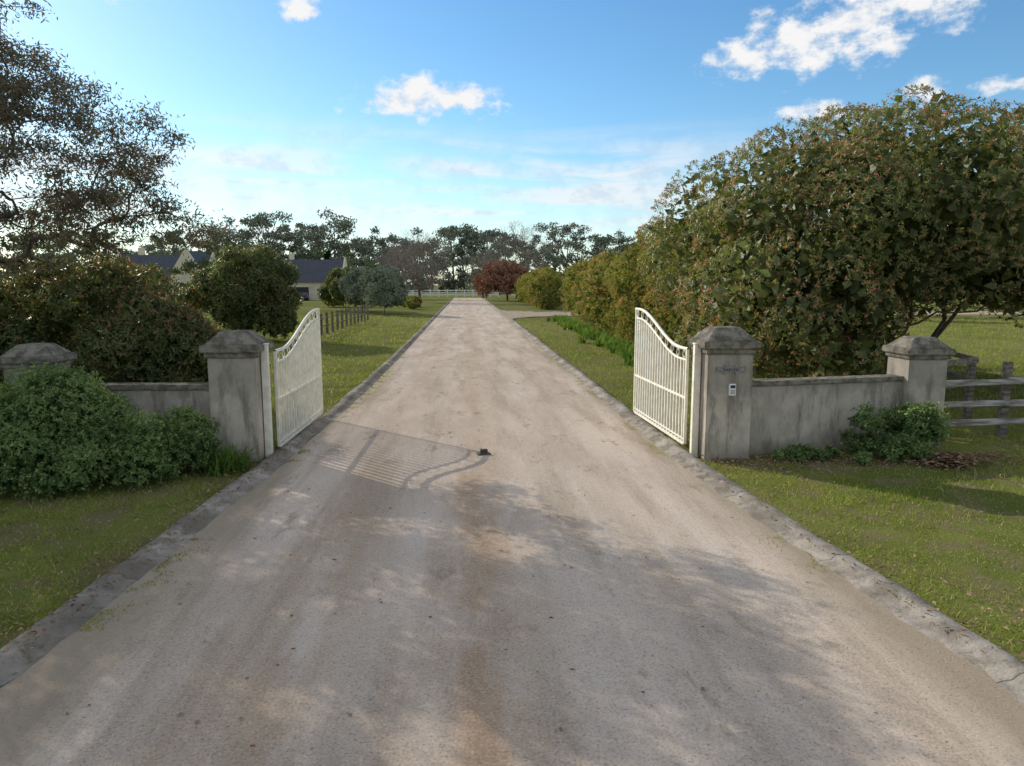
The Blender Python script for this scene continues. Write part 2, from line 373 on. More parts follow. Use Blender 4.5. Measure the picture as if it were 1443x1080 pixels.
# ---------------------------------------------------------------- large photinia tree (right)
def big_tree():
    org=np.array([12.4,20.5,0]); e=empty('photinia_tree',tuple(org))
    specs=[((12.4,20.4,4.4),(4.6,4.6,3.0),150,(.8,1.4)),((9.4,18.8,3.8),(2.9,2.6,2.9),80,(.7,1.2)),
           ((15.0,20.0,4.5),(3.2,3.4,2.7),80,(.8,1.3)),((17.2,20.6,4.1),(4.2,4.0,2.4),110,(.8,1.3)),((7.9,21.8,3.2),(2.0,2.4,2.7),60,(.6,1.1)),((12.8,17.8,3.9),(3.2,1.8,1.9),56,(.6,1.1)),
           ((8.6,16.8,1.9),(1.4,1.4,1.8),34,(.5,.85)),((7.2,17.4,1.9),(1.4,1.7,1.8),34,(.5,.85)),((9.7,17.6,1.5),(1.1,1.3,1.5),30,(.45,.8)),((16.5,17.9,3.3),(2.8,1.5,1.3),44,(.5,.95))]
    Cs=[];Rs=[]
    for c,r,n,R in specs:
        a,b=crown_clumps(c,r,n,R,-.6 if c[2]<4.4 else -.5,(.72,1.03)); Cs.append(a);Rs.append(b)
    C=np.concatenate(Cs);Rr=np.concatenate(Rs)
    k=(C[:,0]<10.1)|(C[:,2]>2.65+.3*np.sin(C[:,0]*2)); C,Rr=C[k],Rr[k]
    V,F,tip=bush_mesh(C,Rr,100000,8,.100,.038,.75,(11.5,20,3.8),drop=.85,spread=(.87,1.07))
    n=18000; ix=rng.integers(0,len(C),n); P=C[ix]+rsph(n)*(Rr[ix]*.70)[:,None]; P=P*.97+np.array([11.5,20,4.0])*.03
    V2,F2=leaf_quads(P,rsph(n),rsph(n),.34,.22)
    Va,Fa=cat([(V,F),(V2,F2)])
    rnd=np.r_[rng.uniform(0,1,len(F)),rng.uniform(-.3,.0,len(F2))]; tp=np.r_[tip,np.zeros(len(F2))]  # large inner leaves added to block light leaks, tinted dark as crown shade
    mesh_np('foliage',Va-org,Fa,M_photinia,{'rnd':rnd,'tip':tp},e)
    sel=rng.choice(len(C),130,replace=False); T=C[sel]-org
    parts=[]
    for i,(bx,by) in enumerate(((0,0),(.35,.3),(-.4,.2),(.5,-.3),(-.5,-.4),(.8,.1))):
        tgt=T[i::6]; dx=tgt.mean(0)[:2]*.25
        tr=[(bx,by,0),(bx*1.2+dx[0]*.3,by*1.2+dx[1]*.3,.5),(bx*1.8+dx[0]*.8,by*1.8+dx[1]*.8,1.2),(bx*2.4+dx[0]*1.5,by*2.2+dx[1]*1.5,2.0)]
        parts.append(skeleton(tr[0],tr,tgt,.5,.020,2.3,.05,6))
    V,F=cat(parts); mesh_np('trunk',V,F,M_bark,None,e,True)
big_tree()

def shrub(name,specs,nros,K,L,W,tipf,mat,trunk=None,inner=1200,up=.25,ntar=30,bark=None,zf=.04,tr0=.012,ht=.8,spread=(.8,1.12)):
    org=np.array([specs[0][0][0],specs[0][0][1],0.]); e=empty(name,tuple(org))
    Cs=[];Rs=[]
    for c,r,n,R in specs:
        a,b=crown_clumps(np.array(c)-org,r,n,R,-.5); Cs.append(a);Rs.append(b)
    C=np.concatenate(Cs);Rr=np.concatenate(Rs); cen=C.mean(0)
    V,F,tip=bush_mesh(C,Rr,nros,K,L,W,tipf,cen,up,zfloor=zf,spread=spread)
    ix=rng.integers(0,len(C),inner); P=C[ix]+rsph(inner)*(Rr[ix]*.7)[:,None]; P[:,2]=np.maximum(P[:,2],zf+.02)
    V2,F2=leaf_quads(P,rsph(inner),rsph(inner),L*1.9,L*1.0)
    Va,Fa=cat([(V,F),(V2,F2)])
    mesh_np('foliage',Va,Fa,mat,{'rnd':np.r_[rng.uniform(0,1,len(F)),rng.uniform(-.2,.1,inner)],'tip':np.r_[tip,np.zeros(inner)]},e)  # added inner leaves stop light coming through; low tint paints inside shade
    T=C[rng.choice(len(C),min(ntar,len(C)),replace=False)]
    V,F=skeleton(None,[(0,0,0),(.02,.02,ht*.5),(.03,-.02,ht)],T,.4,tr0,2.3,.04,5)
    mesh_np('trunk',V,F,bark or M_bark,None,e,True)
    return e
def hedge():
    e=empty('photinia_hedge',(8.9,24,0)); org=np.array([8.9,24,0.])
    Cs=[];Rs=[]
    lst=[]
    y0=24.
    while y0<62: lst.append((9.3+(y0-24)*.035+rng.normal(0,.3),y0)); y0+=rng.uniform(3.3,4.6)
    y0=86
    while y0<124: lst.append((10.0+(y0-86)*.03,y0)); y0+=rng.uniform(4,5)
    for x,y in lst:
        hgt=rng.uniform(4.4,5.6) if y>34 else 6.0
        wx=rng.uniform(2.0,2.7)
        a,b=crown_clumps((x,y,hgt*.46),(wx,2.1,hgt*.5),56,(.5,.95),-.8); Cs.append(a);Rs.append(b)
    C=np.concatenate(Cs)-org;Rr=np.concatenate(Rs)
    k=C[:,2]>.2;C,Rr=C[k],Rr[k]
    near=C[:,1]<14
    parts=[];tips=[]
    for sel,nr,L in ((near,30000,.125),(~near,32000,.22)):
        V,F,t=bush_mesh(C[sel],Rr[sel],nr,7,L,L*.38,.7,C[sel].mean(0)+np.array([1.5,0,-1]),.2,drop=.85,spread=(.86,1.09)); parts.append((V,F));tips.append(t)
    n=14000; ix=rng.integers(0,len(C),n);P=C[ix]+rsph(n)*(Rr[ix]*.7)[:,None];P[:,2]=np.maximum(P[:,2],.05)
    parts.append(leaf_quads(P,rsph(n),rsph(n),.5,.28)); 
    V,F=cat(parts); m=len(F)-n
    mesh_np('foliage',V,F,M_hedge,{'rnd':np.r_[rng.uniform(0,1,m),rng.uniform(-.3,.0,n)],'tip':np.r_[np.concatenate(tips),np.zeros(n)]},e)  # hedge core leaves added as light blockers, shade put into their dark tint
    pt=[]
    for x,y in lst:
        for q in range(3):
            a=np.array([x+rng.normal(0,.3),y+rng.normal(0,.3),0])-org
            pt.append(tube([a,a+np.array([rng.normal(0,.2),rng.normal(0,.2),1.2]),a+np.array([rng.normal(0,.5),rng.normal(0,.5),2.6])],[.09,.07,.05],5))
    V,F=cat(pt); mesh_np('stems',V,F,M_bark,None,e)
hedge()
shrub('photinia_bush',[((-8.6,17.3,1.7),(2.7,2.2,1.7),66,(.4,.75)),((-10.6,16.6,1.4),(1.6,1.6,1.4),30,(.35,.65)),((-6.9,16.6,1.15),(1.2,1.2,1.15),26,(.35,.55))],21000,7,.115,.041,.5,M_darkbush,inner=5000,ntar=50,spread=(.8,1.3))
shrub('round_tree',[((-11.4,38.5,2.5),(2.2,2.2,2.2),50,(.5,.8)),((-13.4,39.5,1.6),(1.7,1.6,1.6),26,(.5,.7)),((-10.6,37.8,1.1),(1.4,1.2,1.0),22,(.4,.6))],9000,6,.20,.08,.3,M_darkbush,inner=3000,spread=(.8,1.25))
shrub('round_tree',[((-13.4,82,2.5),(2.6,2.4,1.9),40,(.5,.9))],3500,6,.34,.15,.1,M_darkbush,inner=1200,ht=1.2,spread=(.8,1.25))
shrub('olive_tree',[((-8.2,72,2.4),(1.9,1.9,2.2),45,(.4,.8))],4500,7,.30,.09,0,M_olive,inner=900,ht=.9,spread=(.8,1.4))
shrub('olive_tree',[((-11.2,78,2.3),(1.8,1.8,2.0),40,(.4,.8))],3000,7,.30,.09,0,M_olive,inner=900,ht=.9,spread=(.8,1.4))
shrub('copper_tree',[((7.6,132,3.2),(5.6,4.0,2.8),70,(.5,1.1)),((5.6,131,4.6),(2.6,3,2.6),26,(.4,.9))],3400,6,.50,.20,0,M_red,inner=300,ht=1.6,tr0=.035,ntar=90,spread=(.6,1.6))
shrub('garden_shrub',[((-25,62,1.3),(3.6,2,1.2),40,(.4,.8)),((-31,60,1.6),(3,2,1.4),30,(.4,.8))],5000,6,.30,.12,.1,M_midtree,inner=1200)
shrub('garden_shrub',[((-16,96,1.2),(3.0,2,1.0),30,(.4,.8)),((-13,112,1.0),(2.5,2,.9),20,(.4,.7))],2500,6,.34,.14,.1,M_hedge,inner=600)
shrub('garden_shrub',[((-6.6,88,.5),(.9,1.5,.6),16,(.2,.4)),((-7.2,96,.6),(1.1,1.5,.7),16,(.2,.5))],1500,6,.25,.11,.3,M_hedge,inner=300)
shrub('cypress_tree',[((-31,165,4),(1.5,1.5,4),40,(.4,.8)),((-31,165,8),(.9,.9,2.4),20,(.3,.5))],3500,6,.45,.2,0,M_cyp,inner=1500,up=.8)

shrub('euonymus_shrub',[((-6.4,11.15,.68),(1.0,.8,.80),50,(.16,.36)),((-7.7,11.0,.60),(1.2,.9,.75),44,(.16,.34)),((-5.3,11.0,.36),(1.0,.75,.50),40,(.14,.30)),((-4.55,11.45,.42),(.42,.4,.52),22,(.10,.22)),((-6.2,10.5,.28),(1.5,.5,.34),34,(.12,.24))],
      23000,7,.056,.027,.5,M_shrub,inner=6000,ntar=60,tr0=.006,ht=.25,up=.6,spread=(.75,1.75))
shrub('wall_shrub',[((7.8,11.75,.40),(.42,.3,.40),18,(.08,.18)),((6.95,11.8,.34),(.22,.2,.48),12,(.05,.12)),((7.4,11.55,.16),(.5,.35,.16),12,(.08,.14))],
      2000,6,.075,.036,.5,M_shrub,inner=300,ntar=24,tr0=.005,ht=.15,up=.8,spread=(.6,2.3))
shrub('groundcover_plant',[((5.6,11.6,.05),(.55,.2,.08),14,(.05,.09)),((6.3,11.4,.05),(.5,.3,.08),10,(.05,.09))],
      750,6,.055,.03,.5,M_shrub,inner=100,ntar=6,tr0=.004,ht=.05,up=.8,spread=(.7,2.2))

def straps(name,P,n_each,L,W,mat=M_strap):
    P=np.repeat(np.asarray(P,float),n_each,axis=0); n=len(P)
    P=P+np.c_[rng.normal(0,.07,(n,2)),np.zeros(n)]
    az=rng.uniform(0,2*np.pi,n); l=L*rng.uniform(.5,1.25,n); sp=rng.uniform(.35,.95,n)
    s_=np.linspace(0,1,6); D=np.stack([np.cos(az),np.sin(az)],1); sd=np.stack([-D[:,1],D[:,0]],1)
    V=np.zeros((n,6,2,3))
    for i,t in enumerate(s_):
        hr=l*sp*(t**1.2)*.8; z=l*(1.0*t-.62*sp*1.1*t*t)
        wd=W*(1-t**2.2)*.5+.001
        for k_,sg in ((0,-1),(1,1)):
            V[:,i,k_,:2]=P[:,:2]+D*hr[:,None]+sd*(wd*sg)
            V[:,i,k_,2]=P[:,2]+np.maximum(z,.01)
    b=np.arange(n)[:,None]*12; i=np.arange(5)[None,:]*2
    F=np.stack([b+i,b+i+1,b+i+3,b+i+2],-1).reshape(-1,4)
    mesh_np(name,V.reshape(-1,3),F,mat,{'rnd':np.repeat(rng.uniform(0,1,n),5)})
straps('agapanthus_plant',[(-3.9+dx,11.55+dy,0) for dx,dy in ((0,0),(.2,-.1),(-.25,.02),(.08,-.22),(-.1,-.3))],48,.62,.03)
P=[(6.5+(y-27)*.03+rng.normal(0,.3),y+rng.normal(0,.3),0) for y in np.arange(25,61,.55)]+[(7.1+(y-27)*.03+rng.normal(0,.3),y,0) for y in np.arange(25,61,.6)]
straps('agapanthus_border',P,26,.72,.05)

# ---------------------------------------------------------------- gum trees (near, left)
def gum(name,loc,ells,trunk,ncl,leaves,L=.11,W=.032):
    e=empty(name,loc)
    C=[]
    tot=sum(r[0]*r[1]*r[2] for c,r in ells)
    for c,r in ells:
        m=max(10,int(ncl*r[0]*r[1]*r[2]/tot)); d=rsph(m)*(rng.uniform(0.1,1,(m,1))**(1/2.8)); C.append(np.array(c)+d*np.array(r))
    C=np.concatenate(C)
    V,F=skeleton(None,trunk,C,.45,.0085,2.1,.07,5,upen=.8); mesh_np('trunk',V,F,M_gumbark,None,e,True)
    n=len(C)*leaves; ix=np.repeat(np.arange(len(C)),leaves)
    Rr=rng.uniform(.18,.40,len(C))[ix]
    P=C[ix]+rng.normal(0,1,(n,3))*Rr[:,None]*np.array([.60,.60,.38])
    D=unit(rng.normal(0,1,(n,3))*np.array([.7,.7,.6])+np.array([0,0,-.45]))
    V,F=leaf_quads(P,D,rsph(n),L*rng.uniform(.7,1.3,n),W)
    mesh_np('foliage',V,F,M_gum,{'rnd':rng.uniform(0,1,n),'tip':(rng.uniform(0,1,n)<.3)*.8},e)
    return e
g=gum('gum_tree',(-12.2,16.2,0),
  [((3.6,-.6,5.5),(3.1,2.0,2.0)),((.9,-.4,7.4),(2.9,2.2,2.5)),((2.0,-.3,4.1),(2.9,1.4,.9)),((-2.4,1,6.3),(3,2.4,2.6)),((6.2,-.2,4.35),(.85,.6,.45)),((0,-.6,3.0),(1.6,1.0,.7))],
  [(0,0,0),(.15,0,1.1),(.1,.1,2.2),(.4,0,3.2)],640,122)
for loc,rz,sc in (((-16.8,8.2,0),2.2,1.0),((-25,19,0),4.2,1.15)):
    e=empty('gum_tree',loc); e.rotation_euler[2]=rz; e.scale=(sc,)*3
    for c in list(g.children):
        link(bpy.data.objects.new(c.name.split('.')[0],c.data),e)

def bare(name,loc,h,w,ntar,mat=M_twig):
    e=empty(name,loc)
    d=rsph(ntar)*(rng.uniform(.15,1,(ntar,1))**.45); T=np.array([0,0,h*.58])+d*np.array([w/2,w/2,h*.42])
    V,F=skeleton(None,[(0,0,0),(.05,0,h*.08),(0,.05,h*.18)],T,.9,.022,2.2,.07,4,upen=2.0); mesh_np('trunk',V,F,M_bark,None,e)
    n=ntar*14; ix=np.repeat(np.arange(ntar),14); P=T[ix]+rng.normal(0,.35,(n,3))
    D=unit(d[ix]+rng.normal(0,.6,(n,3))+np.array([0,0,.3])); V,F=leaf_quads(P,D,rsph(n),rng.uniform(.6,1.3,n),.035)
    mesh_np('twigs',V,F,mat,{'rnd':rng.uniform(0,1,n)},e)
bare('bare_tree',(-7.8,120,0),11.5,10.5,420)
bare('bare_tree',(-14,150,0),11,9,300)
bare('bare_tree',(10.5,150,0),15.5,13,420)
bare('bare_tree',(4.5,160,0),9,9,260)

def treeline():
    parts=[];wp=[]
    def add(x,y,h,wd,ncl,lv,ls,low=.45):
        C=np.stack([rng.normal(0,wd*.30,ncl),rng.normal(0,wd*.3,ncl),rng.uniform(low,1,ncl)*h],1)
        C[:,:2]*=(1.15-.6*(C[:,2:3]/h-low))
        R=rng.uniform(.10,.22,ncl)*wd
        ix=np.repeat(np.arange(ncl),lv); n=len(ix)
        P=C[ix]+rsph(n)*(rng.uniform(0,1,(n,1))**.4)*R[ix][:,None]*np.array([1,1,.62])+np.array([x,y,0])
        V,F=leaf_quads(P,rsph(n),rsph(n),ls*rng.uniform(.6,1.4,n),ls*.6); parts.append((V,F))
        top=C[:,2].max()*.85
        wp.append(tube([(x,y,0),(x+rng.normal(0,.4),y,top*.4),(x+rng.normal(0,1),y,top)],[h*.018,h*.013,h*.004],5))
        for c in C[::3]:
            wp.append(tube([(x,y,min(c[2]*.55,top*.6)),(x+c[0]*.5,y+c[1]*.5,c[2]*.8),(x+c[0],y+c[1],c[2])],[h*.008,h*.005,h*.002],4))
    def az(u,d): return (u-657)/1000*d
    big=[(240,300,25),(262,260,20),(300,290,22),(322,300,25),(340,290,26),(362,280,28),(388,285,29),(405,300,24),(430,300,25),(455,290,28),(478,280,29),(500,300,26),(525,310,22),(548,320,24),(560,300,25),(585,330,22),(610,320,23),(640,300,24),(655,290,26),(668,310,25),(685,300,24),(712,330,24),(735,330,22),(782,300,27),(798,310,28),(845,300,27),(862,330,24),(885,320,22),(910,300,20)]
    for u,d,h in big: add(az(u,d),d,h*rng.uniform(.92,1.08),h*.60,22,100,.95)
    for a in np.arange(-62,64,2.1):
        if -24<a<13: continue
        d=rng.uniform(230,330); add(math.tan(math.radians(a))*d,d,rng.uniform(15,25),12,16,70,1.1)
    for x in np.arange(-230,260,4.6):
        d=rng.uniform(255,300); add(x,d,rng.uniform(10,19),12,14,60,1.2,.08)
    V,F=cat(parts); 
    e=empty('distant_treeline',(0,280,0)); off=np.array([0,280,0])
    mesh_np('foliage',V-off,F,M_hazegum,{'rnd':rng.uniform(0,1,len(F))},e)
    V,F=cat(wp); mesh_np('trunks',V-off,F,M_gumbark,None,e)
    parts.clear();wp.clear()
    for x,y,h in ((-48,96,7),(-55,84,7),(-66,110,9),(-70,128,12),(-39,122,7),(-40.5,112,6.2),(-18,146,7),(-46,160,11),(-30,172,11),(40,110,9),(58,95,8),(75,120,10),(90,100,9),(52,150,12),(-75,90,9),(-19,118,4.0),(-16,130,5),(-62,150,13),(-56,165,12),(34,60,6),(42,66,7),(52,58,6),(62,70,8)):
        add(x,y,h,h*.9,18,110,.42,.15)
    V,F=cat(parts); e=empty('paddock_trees',(0,100,0)); off=np.array([0,100,0])
    mesh_np('foliage',V-off,F,M_midtree,{'rnd':rng.uniform(0,1,len(F))},e)
    V,F=cat(wp); mesh_np('trunks',V-off,F,M_bark,None,e)
treeline()

# ---------------------------------------------------------------- pillars and walls
def pillar(name,x,y,w,h,rz=0):
    e=empty(name,(x,y,0)); e.rotation_euler[2]=rz
    k=h/2.28
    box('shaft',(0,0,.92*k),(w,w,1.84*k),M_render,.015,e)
    box('neck_moulding',(0,0,1.885*k),(w*1.10,w*1.10,.086*k),M_cap,.012,e)
    box('cap_slab',(0,0,1.995*k),(w*1.24,w*1.24,.13*k),M_cap,.018,e)
    box('cap_frustum',(0,0,2.17*k),(w*1.10,w*1.10,.218*k),M_cap,.012,e,taper=.50)
    return e
pillar('gate_pillar',-3.92,12.42,.78,2.22,.0)
pr=pillar('gate_pillar',4.44,12.02,.78,2.28,.0)
pillar('boundary_pillar',-7.35,12.6,.72,2.0,.03)
pillar('boundary_pillar',8.42,12.72,.72,2.04,-.02)
def wall(name,x0,y0,x1,y1,h):
    c=((x0+x1)/2,(y0+y1)/2); l=math.hypot(x1-x0,y1-y0); a=math.atan2(y1-y0,x1-x0)
    e=empty(name,(c[0],c[1],0)); e.rotation_euler[2]=a
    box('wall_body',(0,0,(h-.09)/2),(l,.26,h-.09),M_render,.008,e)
    box('coping',(0,0,h-.043),(l-.004,.34,.088),M_cap,.015,e)
wall('boundary_wall',-6.985,12.6,-4.315,12.45,1.30)
wall('boundary_wall',4.835,12.1,8.055,12.68,1.32)
e=empty('name_plaque',(4.44,11.62,1.58))
bm=bmesh.new(); add_box(bm,(0,0,0),(.34,.018,.085),.006)
for sx in (-1,1):
    for (px,pz,r) in ((.20,.0,.045),(.235,.03,.026),(.235,-.03,.026),(.10,.055,.03),(.10,-.055,.03)):
        m=Matrix.Translation((sx*px,0,pz))@Matrix.Rotation(math.pi/2,4,'X')
        bmesh.ops.create_cone(bm,cap_ends=True,segments=14,radius1=r,radius2=r*.8,depth=.022+abs(px)*.02,matrix=m)
bm_obj('plate',bm,M_plaque,e)
bm=bmesh.new()
for i in range(9): add_box(bm,(-.12+i*.03,-.012,0),(.014,.008,.035 if i%3 else .05),0)
bm_obj('lettering',bm,M_iron,e)
e=empty('intercom',(4.47,11.60,1.24))
box('housing',(0,0,0),(.115,.06,.20),M_white,.01,e)
box('screen',(0,-.033,.055),(.08,.008,.05),M_black,.002,e)
bm=bmesh.new()
for i in range(3):
    for j in range(3): add_box(bm,(-.026+.026*i,-.033,-.065+.026*j),(.017,.008,.017),.002)
bm_obj('keypad',bm,M_plaque,e)

# ---------------------------------------------------------------- gates
def gate(name,hx,hy,ex,ey,hlow,hhigh):
    a=math.atan2(ey-hy,ex-hx); l=math.hypot(ex-hx,ey-hy)
    e=empty(name,(hx,hy,0)); e.rotation_euler[2]=a
    def top(s_):
        t=np.clip((s_/l-.12)/.80,0,1); t=t*t*(3-2*t); return hlow+(hhigh-hlow)*t
    bm=bmesh.new()
    z0=.14
    add_box(bm,(.03,0,(hlow+z0)/2),(.055,.05,hlow-z0),.004)
    add_box(bm,(l-.03,0,(hhigh+z0)/2),(.055,.05,hhigh-z0),.004)
    for z,t in ((z0,.055),(.98,.045),(.22,.03)):
        add_box(bm,(l/2,0,z),(l-.12,.046,t),.003)
    bm_obj('frame',bm,M_cream,e)
    ss=np.linspace(.0,l,46); parts=[]
    for off,r in ((0,.032),(-.20,.022)):
        parts.append(tube(np.stack([ss,0*ss,top(ss)+off],1),np.full(len(ss),r),8))
    V,F=cat(parts); mesh_np('curved_rails',V,F,M_cream,None,e,True)
    bm=bmesh.new(); nb=int(l/.17)
    for i in range(1,nb):
        s_=i*l/nb; zt=float(top(np.array([s_]))[0])-.20
        add_box(bm,(s_,0,(zt+z0)/2),(.038,.036,zt-z0),0)
    bm_obj('bars',bm,M_cream,e)
    parts=[];a_=np.linspace(0,2*np.pi,15)
    for i in range(1,nb,2):
        s_=i*l/nb+.03; zt=float(top(np.array([s_]))[0])-.10
        parts.append(tube(np.stack([s_+.068*np.cos(a_),0*a_,zt+.068*np.sin(a_)],1),np.full(15,.009),5))
    th=np.linspace(0,3.6*np.pi,40); rr=.02+.012*th
    parts.append(tube(np.stack([l-.22+rr*np.cos(th)*.8,0*th,hhigh-.38+rr*np.sin(th)],1),np.full(40,.010),5))
    V,F=cat(parts); mesh_np('ring_ornament',V,F,M_cream,None,e,True)
    return e
gate('entry_gate',-3.36,12.62,-3.27,16.05,1.84,2.45)
gate('entry_gate',3.93,12.35,3.80,15.75,1.86,2.46)
for x,y,h in ((-3.455,12.36,1.98),(3.97,11.98,1.98)):
    e=empty('gate_post',(x,y,0)); box('post',(0,0,h/2),(.115,.115,h),M_cream,.008,e); box('post_cap',(0,0,h+.012),(.135,.135,.024),M_cream,.006,e)
    bm=bmesh.new()
    for z in (.35,1.6): add_box(bm,(.01 if x<0 else -.01,.13,z),(.05,.14,.05),.006)
    bm_obj('hinges',bm,M_iron,e)
e=empty('gate_stop',(.28,12.35,0))
box('base_plate',(0,0,.018),(.24,.16,.024),M_iron,.004,e,.2); box('stop_block',(0.01,.01,.065),(.13,.07,.07),M_iron,.012,e,.2)
box('catch',(-.05,.0,.105),(.03,.05,.03),M_stone,.005,e,.2)

# ---------------------------------------------------------------- timber fences
def rail_fence(name,pts,heights,mat,ph=1.4,rw=.13,pm=None,pw=.15):
    e=empty(name,(pts[0][0],pts[0][1],0)); o=np.array([pts[0][0],pts[0][1],0])
    bm=bmesh.new()
    for x,y in pts: add_box(bm,(x-o[0],y-o[1],ph/2),(pw,.12,ph),.012,rng.uniform(-.2,.2))
    bm_obj('posts',bm,pm or M_timber,e); bm=bmesh.new()
    for (x0,y0),(x1,y1) in zip(pts[:-1],pts[1:]):
        l=math.hypot(x1-x0,y1-y0)+.12;a=math.atan2(y1-y0,x1-x0)
        for h in heights:
            dz=rng.normal(0,.015); nx,ny=math.sin(a)*.09,-math.cos(a)*.09
            add_box(bm,((x0+x1)/2-o[0]+nx,(y0+y1)/2-o[1]+ny,h+dz),(l,.05,rw*rng.uniform(.85,1.1)),.01,a)
    bm_obj('rails',bm,mat,e)
rail_fence('post_and_rail_fence',[(8.95,13.05),(10.6,13.2),(13.2,13.4),(15.8,13.6),(18.4,13.8)],(.32,.72,1.13),M_timberw,1.5)
rail_fence('post_and_rail_fence',[(8.9,13.5),(10.9,14.6),(11.8,17.5),(12.6,20.4)],(.9,1.38),M_timber,1.45)
rail_fence('post_and_rail_fence',[(-7.9,12.9),(-10.4,13.1),(-13.0,13.3),(-15.6,13.5)],(.32,.72,1.13),M_timberw,1.35)
rail_fence('garden_fence',[(-8.6+.017*i,41+i*1.7) for i in range(13)],(.55,1.0),M_timber,1.3,.05)
rail_fence('white_fence',[(x,176+.02*x) for x in np.arange(-34,30,2.1)],(.5,1.0,1.55),M_white,1.8,.22,M_white,.26)

# ---------------------------------------------------------------- houses
def house(name,x,y,w,d,eave,ridge,garage=True,cross=None):
    e=empty(name,(x,y,0))
    box('walls',(0,0,eave/2),(w,d,eave),M_creamwall,0,e)
    ov=.45; bm=bmesh.new()
    v=[bm.verts.new(p) for p in ((-w/2-.1,-d/2-ov,eave-.1),(w/2+.1,-d/2-ov,eave-.1),(w/2+.1,0,ridge),(-w/2-.1,0,ridge),(-w/2-.1,d/2+ov,eave-.1),(w/2+.1,d/2+ov,eave-.1))]
    bm.faces.new((v[0],v[1],v[2],v[3]));bm.faces.new((v[3],v[2],v[5],v[4]));bm.faces.new((v[0],v[3],v[4]));bm.faces.new((v[1],v[5],v[2]));bm.faces.new((v[0],v[4],v[5],v[1]))
    bm_obj('roof',bm,M_roof,e)
    bm=bmesh.new()
    for sx in (-1,1):
        pts=[(-d/2-.5,0),(-d/2-.5,eave+.15),(0,ridge+.45),(d/2+.5,eave+.15),(d/2+.5,0)]
        a=[bm.verts.new((sx*(w/2+.12),p,z)) for p,z in pts];b=[bm.verts.new((sx*(w/2+.42),p,z)) for p,z in pts]
        bm.faces.new(a);bm.faces.new(b[::-1])
        for i in range(5): bm.faces.new((a[i],a[(i+1)%5],b[(i+1)%5],b[i]))
    bmesh.ops.recalc_face_normals(bm,faces=bm.faces); bm_obj('gable_parapets',bm,M_creamwall,e)
    bm=bmesh.new(); add_box(bm,(-w*.28,.3,ridge+.3),(.9,.7,1.8),.03); bm_obj('chimney',bm,M_creamwall,e)
    bm=bmesh.new(); fr=bmesh.new()
    for wx in ((.2,.36) if garage else (-.38,-.2,.05,.3)):
        add_box(bm,(wx*w,-d/2-.01,1.6),(1.1,.06,1.2)); add_box(fr,(wx*w,-d/2-.02,.95),(1.3,.14,.1)); add_box(fr,(wx*w,-d/2-.06,1.6),(.06,.06,1.2))
    bm_obj('windows',bm,M_glass,e); bm_obj('window_frames',fr,M_white,e)
    if garage:
        box('garage_shade_panel',(-.16*w,-d/2-.03,1.25),(5.2,.1,2.5),M_black,0,e)  # flat black panel on the wall, painted shade for the garage interior
        bm=bmesh.new(); add_box(bm,(-.16*w,-d/2-.1,2.62),(5.6,.16,.2)); 
        for q in (-2.7,0,2.7): add_box(bm,(-.16*w+q,-d/2-.1,1.25),(.22,.16,2.5))
        bm_obj('garage_surround',bm,M_creamwall,e)
    else: box('door',(-.08*w,-d/2-.03,1.05),(1.0,.1,2.1),M_timber,0,e)
    if cross:
        cx,cw,ch=cross
        bm=bmesh.new(); pts=[(-cw/2,0),(cw/2,0),(cw/2,eave+1.2),(0,ch),(-cw/2,eave+1.2)]
        a=[bm.verts.new((cx+p,-d/2-2.5,z)) for p,z in pts];b=[bm.verts.new((cx+p,-d/2-2.1,z)) for p,z in pts]
        bm.faces.new(a[::-1]);bm.faces.new(b)
        for i in range(5): bm.faces.new((a[i],a[(i+1)%5],b[(i+1)%5],b[i]))
        bmesh.ops.recalc_face_normals(bm,faces=bm.faces); bm_obj('cross_gable',bm,M_creamwall,e)
        box('wing_walls',(cx,-d/2-1.05,(eave+.6)/2),(cw-.5,2.05,eave+.6),M_creamwall,0,e)
        bm=bmesh.new(); h2=ch-.4
        v=[bm.verts.new(p) for p in ((cx-cw/2,-d/2-2.08,eave+.5),(cx,-d/2-2.08,h2),(cx+cw/2,-d/2-2.08,eave+.5),(cx-cw/2,d*.2,eave+.5),(cx,d*.2,h2),(cx+cw/2,d*.2,eave+.5))]
        bm.faces.new((v[0],v[1],v[4],v[3]));bm.faces.new((v[1],v[2],v[5],v[4])); bm_obj('cross_roof',bm,M_roof,e)
        box('gable_window',(cx,-d/2-2.52,eave*.62),(1.2,.06,1.5),M_glass,0,e)
house('garage_house',-30.6,144,13,9,3.5,7.9)
house('cream_house',-50.8,126,15,9,3.9,8.0,False,(5.8,4.8,8.9))

